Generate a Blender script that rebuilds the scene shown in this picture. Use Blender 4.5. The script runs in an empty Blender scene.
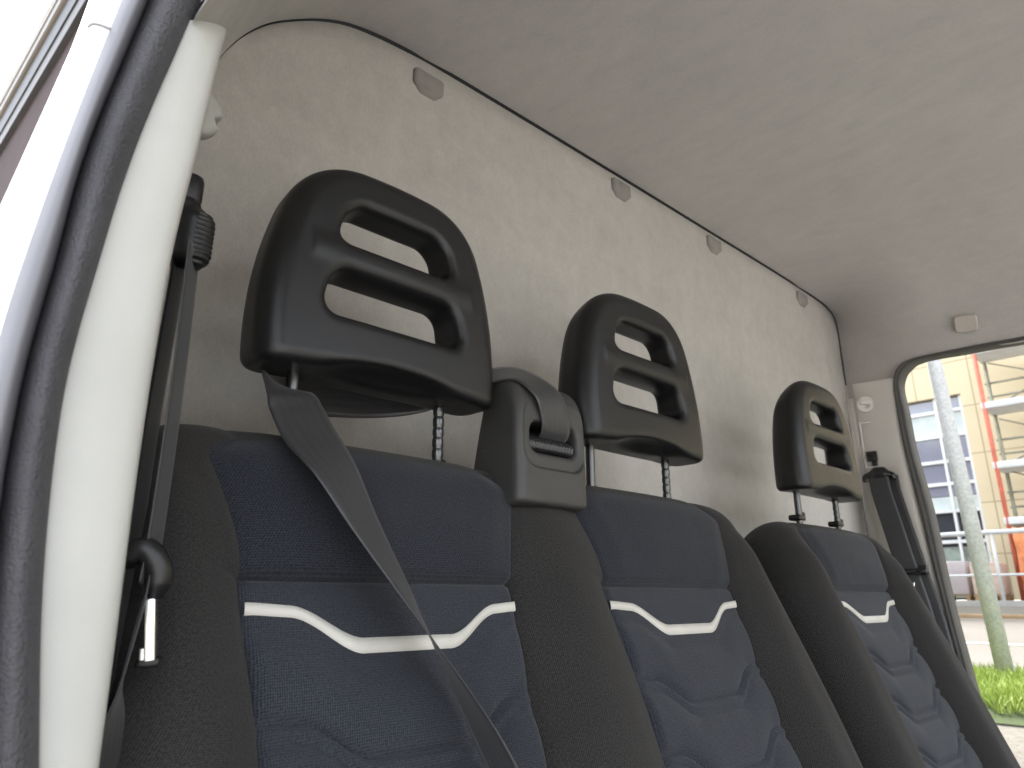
import bpy, math, random
import numpy as np
from mathutils import Vector, Matrix

random.seed(4); np.random.seed(4)
SC = bpy.context.scene
COL = SC.collection
PI = math.pi

# ------------------------------------------------------------------ camera maths (photo calibration)
CAMP = np.array([0.0, 0.0, 1.45]); F = 700.0
_p, _y = math.radians(17), math.radians(43.3)
FW = np.array([math.sin(_y)*math.cos(_p), math.cos(_y)*math.cos(_p), math.sin(_p)])
RT = np.array([math.cos(_y), -math.sin(_y), 0.0]); UP = np.cross(RT, FW)
def ray(x, y): return FW*F + RT*(x-512) - UP*(y-384)
def atY(x, y, Y): r = ray(x, y); return CAMP + r*(Y/r[1])
def atX(x, y, X): r = ray(x, y); return CAMP + r*(X/r[0])

# ------------------------------------------------------------------ object helpers
def mesh(name, V, Fc, smooth=True, uv=None):
    m = bpy.data.meshes.new(name)
    m.from_pydata([tuple(map(float, v)) for v in V], [], [tuple(int(i) for i in f) for f in Fc])
    if smooth: m.polygons.foreach_set('use_smooth', [True]*len(m.polygons))
    if uv is not None:
        l = m.uv_layers.new(name='UVMap')
        idx = np.zeros(len(m.loops), dtype=np.int64); m.loops.foreach_get('vertex_index', idx)
        l.data.foreach_set('uv', np.asarray(uv, float)[idx].ravel())
    m.update(); return m

def wloc(o):
    v = Vector((0, 0, 0))
    while o is not None: v = v + o.location; o = o.parent
    return np.array(v)

def obj(name, me, mat, parent=None, loc=None):
    """loc None: mesh coordinates are world coordinates, shifted into the parent's frame."""
    o = bpy.data.objects.new(name, me); COL.objects.link(o)
    if mat is not None and not me.materials: me.materials.append(mat)
    if parent is not None:
        o.parent = parent
        if loc is None:
            w = wloc(parent)
            n = len(me.vertices); a = np.zeros(n*3); me.vertices.foreach_get('co', a)
            a = a.reshape(-1, 3) - w; me.vertices.foreach_set('co', a.ravel()); me.update()
        else: o.location = loc
    elif loc is not None: o.location = loc
    return o

def thing(name, label, cat, loc=(0, 0, 0), group=None):
    o = bpy.data.objects.new(name, None); COL.objects.link(o)
    o.empty_display_size = 0.05
    o.location = loc; o['label'] = label; o['category'] = cat
    if group: o['group'] = group
    return o
def struct(o): o['kind'] = 'structure'; return o

def loft(name, rows, closed=False, smooth=True, capends=False, uv=False):
    R = [np.asarray(r, float) for r in rows]; n = len(R[0]); V = np.vstack(R); Fc = []
    m = n if closed else n-1
    for i in range(len(R)-1):
        for j in range(m):
            k = (j+1) % n
            Fc.append((i*n+j, i*n+k, (i+1)*n+k, (i+1)*n+j))
    if capends and closed:
        Fc.append(tuple(range(n))[::-1]); Fc.append(tuple((len(R)-1)*n+j for j in range(n)))
    return mesh(name, V, Fc, smooth)

def cat(parts):
    """merge (verts, faces) tuples"""
    V, Fc, b = [], [], 0
    for v, f in parts:
        V += list(v); Fc += [tuple(i+b for i in q) for q in f]; b += len(v)
    return V, Fc

def boxg(c, s, rot=None):
    c = np.asarray(c, float); h = np.asarray(s, float)/2
    P = np.array([(x, y, z) for x in (-1, 1) for y in (-1, 1) for z in (-1, 1)])*h
    if rot is not None: P = P @ np.array(rot).T
    return list(P+c), [(0,1,3,2), (4,6,7,5), (0,4,5,1), (2,3,7,6), (0,2,6,4), (1,5,7,3)]

def bevel_mesh(me, w, seg=3):
    import bmesh
    bm = bmesh.new(); bm.from_mesh(me)
    bmesh.ops.recalc_face_normals(bm, faces=bm.faces)
    bmesh.ops.bevel(bm, geom=bm.edges[:], offset=w, segments=seg, affect='EDGES', profile=0.5)
    for f in bm.faces: f.smooth = True
    bm.to_mesh(me); bm.free()
    try: me.set_sharp_from_angle(angle=math.radians(40))
    except Exception: pass
    return me

def box(name, c, s, mat, parent=None, bev=0, rot=None, seg=3):
    v, f = boxg((0, 0, 0), s, rot) if False else boxg(c, s, rot)
    me = mesh(name, v, f, smooth=False)
    if bev: bevel_mesh(me, bev, seg)
    return obj(name, me, mat, parent)

def smoothpath(P, n):
    """Catmull-Rom resample to n points"""
    P = np.asarray(P, float); k = len(P)
    Q = np.vstack([2*P[0]-P[1], P, 2*P[-1]-P[-2]])
    out = []
    for t in np.linspace(0, k-1, n):
        i = min(int(t), k-2); u = t-i
        a, b, c, d = Q[i], Q[i+1], Q[i+2], Q[i+3]
        out.append(.5*((2*b)+(c-a)*u+(2*a-5*b+4*c-d)*u*u+(3*b-a-3*c+d)*u**3))
    return np.array(out)

def tubeg(P, r, n=10, cap=True):
    P = np.asarray(P, float); r = np.broadcast_to(np.asarray(r, float), (len(P),))
    T = np.gradient(P, axis=0); T /= np.linalg.norm(T, axis=1)[:, None]
    up = np.array([0, 0, 1.0]) if abs(T[0][2]) < .9 else np.array([1.0, 0, 0])
    V, Fc = [], []
    u = np.cross(T[0], up); u /= np.linalg.norm(u)
    for i in range(len(P)):
        u = u-T[i]*(u@T[i]); u /= np.linalg.norm(u); w = np.cross(T[i], u)
        for j in range(n):
            a = 2*PI*j/n; V.append(P[i]+r[i]*(u*math.cos(a)+w*math.sin(a)))
    for i in range(len(P)-1):
        for j in range(n):
            k = (j+1) % n; Fc.append((i*n+j, i*n+k, (i+1)*n+k, (i+1)*n+j))
    if cap: Fc += [tuple(range(n))[::-1], tuple((len(P)-1)*n+j for j in range(n))]
    return V, Fc

def ribbon(name, P, W, width, thick, mat, parent, n=None, cup=0.0):
    """webbing: path P, width direction W per point"""
    P = np.asarray(P, float); W = np.asarray(W, float)
    if n: P, W = smoothpath(P, n), smoothpath(W, n)
    T = np.gradient(P, axis=0); T /= np.linalg.norm(T, axis=1)[:, None]
    W = W-T*np.sum(W*T, 1)[:, None]; W /= np.linalg.norm(W, axis=1)[:, None]
    N = np.cross(T, W)
    wd = np.broadcast_to(np.asarray(width, float), (len(P),))
    m = 9; s = np.linspace(-1, 1, m); rows = []; uvs = []
    L = np.concatenate([[0], np.cumsum(np.linalg.norm(np.diff(P, axis=0), axis=1))])
    for i in range(len(P)):
        top = [P[i]+W[i]*x*wd[i]/2+N[i]*(thick/2*(1-.6*abs(x)**6)-cup*x*x) for x in s]
        bot = [P[i]+W[i]*x*wd[i]/2+N[i]*(-thick/2*(1-.6*abs(x)**6)-cup*x*x) for x in s[::-1]]
        rows.append(top+bot); uvs += [(x*wd[i]/2, L[i]) for x in s]+[(x*wd[i]/2, L[i]) for x in s[::-1]]
    me = loft(name, rows, closed=True, capends=True)
    l = me.uv_layers.new(name='UVMap'); idx = np.zeros(len(me.loops), dtype=np.int64)
    me.loops.foreach_get('vertex_index', idx); l.data.foreach_set('uv', np.array(uvs)[idx].ravel())
    return obj(name, me, mat, parent)

# ------------------------------------------------------------------ implicit surfaces
def nets(f, lo, hi, h):
    ax = [np.arange(lo[i], hi[i]+h, h) for i in range(3)]
    X = np.stack(np.meshgrid(*ax, indexing='ij'), -1)
    D = f(X); S = D < 0
    sh = np.array(D.shape)-1
    acc = np.zeros((*sh, 3)); cnt = np.zeros(sh)
    for axis in range(3):
        o = [a for a in range(3) if a != axis]
        for i in (0, 1):
            for j in (0, 1):
                b = [0, 0, 0]; b[o[0]] = i; b[o[1]] = j; e = list(b); e[axis] = 1
                sl = lambda q: tuple(slice(q[k], q[k]+sh[k]) for k in range(3))
                d0, d1 = D[sl(b)], D[sl(e)]
                cr = (d0 < 0) != (d1 < 0)
                t = np.where(cr, d0/np.where(cr, d0-d1, 1), 0)
                P = X[sl(b)]+t[..., None]*(X[sl(e)]-X[sl(b)])
                acc += np.where(cr[..., None], P, 0); cnt += cr
    act = cnt > 0; idx = -np.ones(sh, int); idx[act] = np.arange(act.sum())
    V = acc[act]/cnt[act][:, None]
    Fc = []
    for axis in range(3):
        o = [(axis+1) % 3, (axis+2) % 3]
        lo_ = [slice(None)]*3; hi_ = [slice(None)]*3
        lo_[axis] = slice(0, -1); hi_[axis] = slice(1, None)
        cr = S[tuple(lo_)] != S[tuple(hi_)]
        I = np.argwhere(cr)
        ok = np.all([(I[:, k] >= 1) & (I[:, k] < D.shape[k]-1) for k in o], axis=0); I = I[ok]
        ins = S[tuple(lo_)][tuple(I.T)]
        def cell(a, b):
            J = I.copy(); J[:, o[0]] += a; J[:, o[1]] += b; return idx[tuple(J.T)]
        q = np.stack([cell(-1, -1), cell(0, -1), cell(0, 0), cell(-1, 0)], 1)
        q[~ins] = q[~ins][:, ::-1]; Fc.append(q)
    Fc = np.vstack(Fc); e = h*.05
    for _ in range(4):
        d = f(V); g = np.stack([(f(V+np.eye(3)[k]*e)-f(V-np.eye(3)[k]*e))/(2*e) for k in range(3)], -1)
        V = V-np.clip(d/np.maximum(np.sum(g*g, -1), .3), -h*.5, h*.5)[:, None]*g
    return V, Fc
def smin(a, b, k): t = np.maximum(k-np.abs(a-b), 0)/k; return np.minimum(a, b)-t*t*k/4
def smax(a, b, k): return -smin(-a, -b, k)
def rbox(P, c, h, r):
    q = np.abs(P-np.array(c))-np.array(h)+r
    return np.linalg.norm(np.maximum(q, 0), axis=-1)+np.minimum(q.max(-1), 0)-r

# ------------------------------------------------------------------ materials
class NT:
    def __init__(s, name):
        s.m = bpy.data.materials.new(name); s.m.use_nodes = True; s.t = s.m.node_tree
        s.b = s.t.nodes['Principled BSDF']
    def n(s, k, **kw):
        q = s.t.nodes.new(k)
        for a, v in kw.items():
            if a.startswith('i_'): q.inputs[a[2:].replace('_', ' ')].default_value = v
            else: setattr(q, a, v)
        return q
    def l(s, a, b): s.t.links.new(a, b)
    def noise(s, vec, scale, detail=3, rough=.55):
        q = s.n('ShaderNodeTexNoise'); q.inputs['Scale'].default_value = scale
        q.inputs['Detail'].default_value = detail; q.inputs['Roughness'].default_value = rough
        s.l(vec, q.inputs['Vector']); return q.outputs['Fac']
    def math(s, op, a, b=None):
        q = s.n('ShaderNodeMath', operation=op)
        for i, v in enumerate((a, b)):
            if v is None: continue
            if isinstance(v, (int, float)): q.inputs[i].default_value = v
            else: s.l(v, q.inputs[i])
        return q.outputs[0]
    def ramp(s, fac, stops):
        q = s.n('ShaderNodeValToRGB'); e = q.color_ramp.elements
        while len(e) < len(stops): e.new(.5)
        for i, (p, c) in enumerate(stops): e[i].position = p; e[i].color = (*c, 1)
        s.l(fac, q.inputs['Fac']); return q.outputs['Color']
    def bump(s, h, strength, dist, prev=None):
        q = s.n('ShaderNodeBump'); q.inputs['Strength'].default_value = strength
        q.inputs['Distance'].default_value = dist; s.l(h, q.inputs['Height'])
        if prev is not None: s.l(prev, q.inputs['Normal'])
        return q.outputs['Normal']
    def obj(s): return s.n('ShaderNodeTexCoord').outputs['Object']
    def uv(s): return s.n('ShaderNodeTexCoord').outputs['UV']
    def done(s, col=None, nrm=None, rough=None, **kw):
        if col is not None:
            if isinstance(col, tuple): s.b.inputs['Base Color'].default_value = (*col, 1)
            else: s.l(col, s.b.inputs['Base Color'])
        if nrm is not None: s.l(nrm, s.b.inputs['Normal'])
        if rough is not None:
            if isinstance(rough, (int, float)): s.b.inputs['Roughness'].default_value = rough
            else: s.l(rough, s.b.inputs['Roughness'])
        for k, v in kw.items(): s.b.inputs[k.replace('_', ' ')].default_value = v
        return s.m

def sc3(c, k): return tuple(min(1, x*k) for x in c)
def grain(name, col, rough, nscale=900, bstr=.25, bdist=.0006, var=.12, vscale=14, spec=.5, metal=0, rvar=.08):
    """moulded plastic / paint: slight blotch, fine grain bump, uneven gloss"""
    t = NT(name); o = t.obj()
    c = t.ramp(t.noise(o, vscale, 5), [(.3, sc3(col, 1-var)), (.7, sc3(col, 1+var))])
    nr = t.bump(t.noise(o, nscale, 2), bstr, bdist)
    r = t.math('ADD', t.math('MULTIPLY', t.noise(o, vscale*2.2, 4), rvar*2), rough-rvar)
    return t.done(c, nr, r, Specular_IOR_Level=spec, Metallic=metal)
def plain(name, col, rough=.5, metal=0, spec=.5, var=.1, vscale=3):
    t = NT(name)
    c = t.ramp(t.noise(t.obj(), vscale, 5), [(.3, sc3(col, 1-var)), (.7, sc3(col, 1+var))])
    return t.done(c, None, rough, Metallic=metal, Specular_IOR_Level=spec)

def weave(name, col, period, contrast, diag=True, blotch=.1, bstr=.5, sheen=.10):
    t = NT(name); uv = t.uv()
    sp = t.n('ShaderNodeSeparateXYZ'); t.l(uv, sp.inputs[0]); u, v = sp.outputs[0], sp.outputs[1]
    k = 2*PI/period
    wob = t.math('MULTIPLY', t.noise(uv, 60, 3), period*1.6)
    if diag:
        a = t.math('SINE', t.math('MULTIPLY', t.math('ADD', t.math('ADD', u, t.math('MULTIPLY', v, .62)), wob), k))
        b = t.math('SINE', t.math('MULTIPLY', v, k*1.35))
    else:
        a = t.math('SINE', t.math('MULTIPLY', t.math('ADD', u, wob), k))
        b = t.math('SINE', t.math('MULTIPLY', v, k*.9))
    h = t.math('ADD', t.math('MULTIPLY', a, .5), t.math('MULTIPLY', b, .35))
    fz = t.noise(uv, 560, 3, .75)
    h2 = t.math('ADD', t.math('ADD', t.math('MULTIPLY', h, .5), .5), t.math('MULTIPLY', t.math('SUBTRACT', fz, .5), 2.2))
    c = t.ramp(h2, [(.1, sc3(col, 1-contrast)), (.9, sc3(col, 1+contrast))])
    bl = t.ramp(t.noise(uv, 9, 6), [(.3, (1-blotch,)*3), (.72, (1+blotch*.6,)*3)])
    mx = t.n('ShaderNodeMix', data_type='RGBA', blend_type='MULTIPLY'); mx.inputs[0].default_value = 1
    t.l(c, mx.inputs[6]); t.l(bl, mx.inputs[7])
    nr = t.bump(h2, bstr, .0006); nr = t.bump(t.noise(uv, 22, 4), .25, .006, nr)
    return t.done(mx.outputs[2], nr, .92, Specular_IOR_Level=.25, Sheen_Weight=sheen, Sheen_Roughness=.5)

def felt(name, col, blotch=.12, streak=(1, 1, 1), bl_scale=5, spots=False):
    t = NT(name); o = t.obj()
    mp = t.n('ShaderNodeMapping'); mp.inputs['Scale'].default_value = streak; t.l(o, mp.inputs[0])
    big = t.noise(mp.outputs[0], bl_scale, 8, .62); mf = t.n('ShaderNodeMapping'); mf.inputs['Scale'].default_value = (1.6, .8, .75); mf.inputs['Rotation'].default_value = (0, .25, .3); t.l(o, mf.inputs[0]); fine = t.noise(mf.outputs[0], 300, 4, .85)
    mid = t.noise(mp.outputs[0], 38, 5, .7)
    h = t.math('ADD', t.math('MULTIPLY', big, .24), t.math('ADD', t.math('MULTIPLY', mid, .30), t.math('MULTIPLY', fine, .46)))
    c = t.ramp(h, [(.36, sc3(col, 1-blotch)), (.64, sc3(col, 1+blotch))])
    if spots:
        s = t.ramp(t.noise(o, 30, 2, .5), [(.74, (0, 0, 0)), (.79, (1, 1, 1))])
        mx = t.n('ShaderNodeMix', data_type='RGBA', blend_type='MIX')
        f = t.math('MULTIPLY', s, .12); t.l(f, mx.inputs[0]); t.l(c, mx.inputs[6])
        mx.inputs[7].default_value = (*sc3(col, .7), 1); c = mx.outputs[2]
    nr = t.bump(fine, .35, .0012); nr = t.bump(t.noise(o, 7, 3), .3, .02, nr)
    return t.done(c, nr, .95, Specular_IOR_Level=.2, Sheen_Weight=.15)

M = {}
M['felt_back'] = felt('grey_felt', (.44, .423, .392), .16, (1, 1, .75), 6, True)
M['felt_roof'] = felt('roof_felt', (.44, .422, .40), .13, (1, .5, 1), 5)
M['felt_plain'] = grain('cover_grey', (.47, .43, .385), .7, 400)
M['clip'] = grain('grey_clip', (.245, .232, .215), .9, 400)
M['gap'] = plain('gap_shade', (.012, .011, .01), .9)
M['black'] = grain('black_plastic', (.0085, .0085, .009), .36, 1300, .3, .0005, .15, 20, .42)
M['housing'] = grain('dark_grey_plastic', (.036, .0355, .034), .5, 1500, .25, .0004, .1, 20, .45)
M['gloss'] = grain('glossy_black', (.012, .012, .013), .25, 300, .1, .0003, .1, 20, .5)
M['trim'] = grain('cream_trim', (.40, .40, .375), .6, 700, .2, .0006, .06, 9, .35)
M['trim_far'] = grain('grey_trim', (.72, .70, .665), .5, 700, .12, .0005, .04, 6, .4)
M['seal'] = grain('door_seal_rubber', (.052, .051, .056), .6, 520, .9, .0022, .15, 25, .35)
M['bulb'] = grain('smooth_rubber', (.16, .16, .175), .5, 300, .1, .0004, .08, 10, .4)
M['rubber'] = grain('window_rubber', (.07, .067, .062), .55, 500, .2, .0005, .1, 20, .4)
M['paint'] = NT('white_body_paint').done((.76, .75, .755), None, .28, Coat_Weight=.6, Coat_Roughness=.06)
M['web'] = None
M['steel'] = NT('bright_steel').done((.75, .75, .73), None, .22, Metallic=1)
M['post'] = NT('dark_steel').done((.10, .10, .10), None, .28, Metallic=.9)
M['navy'] = weave('navy_twill', (.0150, .0168, .0228), .0023, .75, True)
M['blue'] = weave('blue_grey_cloth', (.0235, .0265, .0340), .0017, .6, False)
M['char'] = weave('charcoal_cloth', (.0200, .0189, .0180), .0019, .7, True, sheen=.06)
M['silver'] = grain('silver_vinyl', (.50, .485, .44), .5, 500, .3, .0006, .06, 40, .4)
def webbing():
    t = NT('seat_belt_webbing'); uv = t.uv(); sp = t.n('ShaderNodeSeparateXYZ'); t.l(uv, sp.inputs[0])
    a = t.math('SINE', t.math('MULTIPLY', sp.outputs[0], 2*PI/.0075))
    b = t.math('SINE', t.math('MULTIPLY', t.math('ADD', sp.outputs[1], t.math('MULTIPLY', t.math('ABSOLUTE', sp.outputs[0]), .8)), 2*PI/.0021))
    h = t.math('ADD', t.math('MULTIPLY', a, .5), t.math('MULTIPLY', b, .3))
    h = t.math('ADD', t.math('MULTIPLY', h, .5), .5)
    c = t.ramp(t.math('ADD', h, t.math('MULTIPLY', t.noise(uv, 500, 2), .4)), [(.1, (.014, .014, .0155)), (1, (.025, .025, .027))])
    return t.done(c, t.bump(h, .2, .0005), .42, Specular_IOR_Level=.55, Sheen_Weight=.1)
M['web'] = webbing()

# ------------------------------------------------------------------ BULKHEAD
BO = [(.15, 1.78), (.17, 1.90), (.19, 1.985), (.219, 2.068), (.255, 2.125), (.301, 2.165), (.345, 2.192), (.388, 2.207), (.46, 2.218), (.554, 2.224),
      (.9, 2.231), (1.3, 2.236), (1.6, 2.239), (1.77, 2.238), (1.86, 2.235), (1.905, 2.228), (1.932, 2.215), (1.946, 2.19), (1.95, 2.15), (1.951, 2.08), (1.95, 2.01), (1.95, 1.975)]
BOs = smoothpath([(x, 0, z) for x, z in BO], 160)
def offset_out(P, d):
    T = np.gradient(P, axis=0); T /= np.linalg.norm(T, axis=1)[:, None]
    N = np.stack([-T[:, 2], T[:, 1]*0, T[:, 0]], 1)
    return P+N*d
bk = thing('bulkhead', 'beige grey felt covered partition wall behind the seats with rounded top corners', 'partition', (1.05, .72, .56))
rows = []
lo = np.array([(x, 0, .56) for x in np.linspace(.15, 1.95, 160)])
tmid = np.linspace(0, 1, 60)
for t in tmid:
    r = lo*(1-t)+BOs*t
    r[:, 1] = .72
    # shallow swages pressed into the panel and a soft rolled rim along the top
    dz = 2.23-r[:, 2]
    r[:, 1] += .006*np.exp(-((dz-.16-.02*np.sin(r[:, 0]*2))/.03)**2)-.004*np.exp(-((r[:, 0]-1.84)/.02)**2)*(dz > .08)
    r[:, 1] += .004*np.exp(-((dz-.33)/.05)**2)
    rows.append(r)
for d, yy in ((.0008, .7212), (-.002, .726)):
    r = offset_out(BOs, d); r[:, 1] = yy; rows.append(r)
obj('panel', loft('panel', rows), M['felt_back'], bk)
# near-black strip added behind the panel rim to darken and light-seal the gap, where the lining stops short
g0 = offset_out(BOs, -.004); g0[:, 1] = .745; g1 = offset_out(BOs, .05); g1[:, 1] = .747
g00 = offset_out(BOs, -.03); g00[:, 1] = .73
g2 = offset_out(BOs, .05); g2[:, 1] = .70
obj('gap_shade_strip', loft('gap_shade_strip', [g00, g0, g1, g2]), M['gap'], bk)
box('leak_block_plate', (1.99, .742, 1.44), (.09, .016, 1.76), M['gap'], bk)  # dark plate added behind the pillar seam to block light leaks
for k, (x, z) in enumerate(((.505, 2.192), (.966, 2.214), (1.30, 2.218), (1.735, 2.218))):
    def clipf(P):
        d = rbox(P, (0, 0, 0), (.027, .007, .014), .006)
        d = smin(d, rbox(P, (0, .003, -.012), (.017, .006, .012), .006), .012)
        return smin(d, np.linalg.norm((P-np.array([-.004, -.006, -.005]))*np.array([1, 1.8, 1]), axis=-1)-.011, .004)
    v, f = nets(clipf, (-.04, -.025, -.04), (.04, .02, .03), .0025)
    obj('trim_clip', mesh('trim_clip', v+np.array([x, .7185, z-.006]), f), M['clip'], bk)

# ------------------------------------------------------------------ HEADLINER
hl = thing('headliner', 'warm grey felt roof lining curving down to the doors above the seats', 'roof lining', (1.05, 0, 2.2))
def prof(pts, n=150): return smoothpath([(x, 0, z) for x, z in pts], n)
_x = BOs[:, 0]; _off = .0012+.0030*np.clip((_x-.30)/.12, 0, 1)-.0022*np.clip((_x-1.9)/.04, 0, 1)
for _c in (.505, .966, 1.30, 1.735): _off = _off-.0026*np.exp(-((_x-_c)/.026)**4)
A = offset_out(BOs, _off[:, None])
A = prof([tuple(A[i][[0, 2]]) for i in np.linspace(0, 159, 80).astype(int)])
B = prof([(.098, 1.80), (.111, 1.85), (.128, 1.90), (.16, 1.98), (.21, 2.07), (.28, 2.14), (.37, 2.19), (.5, 2.222), (.9, 2.24), (1.3, 2.246), (1.58, 2.242), (1.72, 2.225), (1.81, 2.18), (1.862, 2.12), (1.888, 2.06), (1.906, 2.00), (1.914, 1.97)])
C0 = prof([(.098, 1.80), (.111, 1.85), (.128, 1.90), (.16, 1.98), (.21, 2.07), (.28, 2.14), (.37, 2.19), (.5, 2.222), (.9, 2.244), (1.3, 2.25), (1.55, 2.244), (1.70, 2.22), (1.79, 2.17), (1.845, 2.115), (1.878, 2.06), (1.893, 2.036), (1.898, 2.029)])
Cc = prof([(.098, 1.80), (.111, 1.85), (.128, 1.90), (.16, 1.98), (.21, 2.07), (.28, 2.14), (.37, 2.19), (.5, 2.222), (.9, 2.244), (1.3, 2.25), (1.55, 2.244), (1.70, 2.22), (1.79, 2.17), (1.845, 2.115), (1.878, 2.06), (1.8945, 2.035), (1.902, 2.018)])
rows = []
def addrow(P, Y):
    q = P.copy(); q[:, 1] = Y
    if Y < .575:                                 # stay above the rounded corner of the window frame
        zm = float(np.interp(Y, [.30, .40, .52, .535, .55, .56, .566, .572], [2.018, 2.026, 2.031, 2.028, 2.020, 2.010, 2.001, 1.988]))
        k_ = q[:, 0] > 1.84; q[k_, 2] = np.maximum(q[k_, 2], zm)
    rows.append(q)
_q = offset_out(A, .02); _q[:, 1] = .7175; rows.append(_q)
_ys = [.7165, .714]+list(np.linspace(.70, .44, 18)); keys = []
for y_ in _ys:
    t_ = min(max((.7165-y_)/(.7165-.44), 0), 1); w_ = (1-t_)**2
    keys.append((y_, A*w_+B*(1-w_)))
for y_ in np.linspace(.42, .14, 10):
    t_ = (.44-y_)/.30; t_ = t_*t_*(3-2*t_); keys.append((y_, B*(1-t_)+(C0*.5+Cc*.5)*t_))
keys += [(y_, Cc) for y_ in (.1, -.2, -.5, -.72)]
for i in range(len(keys)-1):
    (y0, p0), (y1, p1) = keys[i], keys[i+1]
    for t in np.linspace(0, 1, 6)[:-1]: addrow(p0*(1-t)+p1*t, y0*(1-t)+y1*t)
addrow(Cc, -.72)
q = Cc.copy(); q[:, 2] += .03; addrow(q, -.76)
me = loft('lining', rows)
obj('lining', me, M['felt_roof'], hl)
# blind cover set in the lining over the driver's window
c0 = np.array([1.866, .392, 2.079]); nrm = np.array([-.86, 0, -.50]); nrm /= np.linalg.norm(nrm)
ty = np.array([0, 1.0, 0]); tz = np.cross(nrm, ty)
Rm = np.stack([ty, tz, nrm], 1)
def coverf(P):
    w_ = np.abs(P[..., :2])-np.array([.024, .0205])+.009
    d2 = np.linalg.norm(np.maximum(w_, 0), axis=-1)+np.minimum(w_.max(-1), 0)-.009
    return smax(d2, np.abs(P[..., 2])-.005, .004)
v, f = nets(coverf, (-.03, -.03, -.01), (.03, .03, .01), .0015)
_a = math.radians(-9); _rz = np.array([[math.cos(_a), -math.sin(_a), 0], [math.sin(_a), math.cos(_a), 0], [0, 0, 1]])
obj('blanking_cover', mesh('blanking_cover', (v@_rz.T)@Rm.T+c0-nrm*.0055, f), M['felt_plain'], hl)

# ------------------------------------------------------------------ PASSENGER PILLAR, BODY, SEAL
YS = [-120, -60, 0, 40, 80, 130, 180, 230, 280, 340, 400, 460, 512, 570, 640, 700, 768, 840, 920]
def interp(tab, y): return sum(interp0(tab, y+d_) for d_ in (-50, -34, -17, 0, 17, 34, 50))/7
def interp0(tab, y):
    a = np.array(tab, float); return float(np.interp(y, a[:, 0], a[:, 1])) if a[0, 0] <= y <= a[-1, 0] else (
        a[0, 1]+(a[1, 1]-a[0, 1])*(y-a[0, 0])/(a[1, 0]-a[0, 0]) if y < a[0, 0] else a[-1, 1]+(a[-1, 1]-a[-2, 1])*(y-a[-1, 0])/(a[-1, 0]-a[-2, 0]))
trimL = [(0, 203), (18, 197), (77, 167), (137, 143), (187, 123), (256, 103), (273, 98), (356, 72), (423, 60), (512, 50), (612, 43), (768, 42)]
trimR = [(0, 236), (37, 223), (43, 222), (143, 200), (213, 182), (256, 170), (323, 160), (406, 147), (512, 132), (645, 115), (768, 98)]
groove = [(0, 150), (77, 117), (167, 80), (256, 62), (330, 37), (423, 17), (512, 3), (640, -8), (768, -14)]
bulbL = [(0, 123), (100, 83), (170, 57), (256, 27), (306, 10), (346, -1), (430, -22), (512, -38), (640, -52), (768, -60)]
YP = .40
pl = thing('door_pillar', 'cream plastic pillar cover at the open passenger door', 'pillar cover', (.11, .45, 1.1))
rows = []
for _t in np.linspace(0, 1, 70):
    y = 18+882*_t; yr_ = 38+862*_t
    Lp = atY(interp(trimL, y)-5, y, YP); Rp = atY(interp(trimR, yr_), yr_, YP+.012)
    w = Rp[0]-Lp[0]; z0 = Lp[2]; z1 = Rp[2]
    if y < 50:                                   # the cover's top edge slopes down to its inner corner
        pass
    r = [(Lp[0]-.004, YP+.02, z0), (Lp[0], YP+.004, z0), (Lp[0]+.12*w, YP+.001, z0*.9+z1*.1), (Lp[0]+.4*w, YP-.0005, z0*.6+z1*.4), (Lp[0]+.66*w, YP+.000, z0*.34+z1*.66),
         (Lp[0]+.82*w, YP+.0015, z0*.18+z1*.82), (Lp[0]+.93*w, YP+.0045, z1), (Lp[0]+.985*w, YP+.010, z1), (Rp[0], YP+.018, z1), (Rp[0]+.002, YP+.032, z1), (Rp[0]+.004, YP+.08, z1), (Rp[0]+.012, .60, z1), (Rp[0]+.02, .70, z1)]
    rows.append(smoothpath(r, 40))
top = rows[0].copy(); top[:, 2] += .0012; top[:, 1] += .0014
top2 = rows[0].copy(); top2[:, 2] += .0016; top2[:, 1] += .03
obj('trim', loft('trim', [top2, top]+rows), M['trim'], pl)
# coat hook
hk = atY(207, 118, .52)
def hookf(P):
    q = np.sqrt(((P[..., 0]+.008)/.019)**2+(P[..., 2]/.021)**2)
    d = smax((q-1)*.018, np.abs(P[..., 1])-.010, .008)
    c, s_ = math.cos(.55), math.sin(.55)
    u = P[..., 0]*c+P[..., 2]*s_; w_ = -P[..., 0]*s_+P[..., 2]*c
    n_ = np.maximum(np.abs(u-.011)-.010, np.abs(w_+.007)-.0028)
    return smax(d, -n_, .003)
v, f = nets(hookf, (-.045, -.02, -.035), (.03, .02, .035), .0016)
obj('coat_hook', mesh('coat_hook', v+hk, f), M['trim'], pl)
ab = atY(190, 194, .47)
box('belt_height_button', ab+np.array([-.004, 0, 0]), (.022, .022, .026), M['black'], pl, .006)

vb = thing('van', 'white van body round the open passenger door, with closed driver door opposite', 'van', (0, .42, .45))
# door jamb face between flank and seal
JL = lambda y: atY(interp([(0, 84), (212, 0), (420, -60), (768, -110)], y), y, YP+.02)
rows = []
for y in np.linspace(-140, 940, 50):
    a = atY(interp(bulbL, y)+4, y, YP+.012); b = atY(interp([(-150, 150), (0, 96), (212, 6), (420, -70), (768, -130)], y), y, YP+.03)
    w = a[0]-b[0]
    r = [(b[0], YP+.12, b[2]), (b[0]+.001, YP+.05, b[2]), (b[0]+.10*w, YP+.026, b[2]), (b[0]+.45*w, YP+.014, (a[2]+b[2])/2), (b[0]+.8*w, YP+.010, a[2]), (a[0], YP+.012, a[2]), (a[0]+.01, YP+.03, a[2])]
    rows.append(smoothpath(r, 26))
obj('door_jamb', loft('door_jamb', rows), M['paint'], vb)
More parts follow.
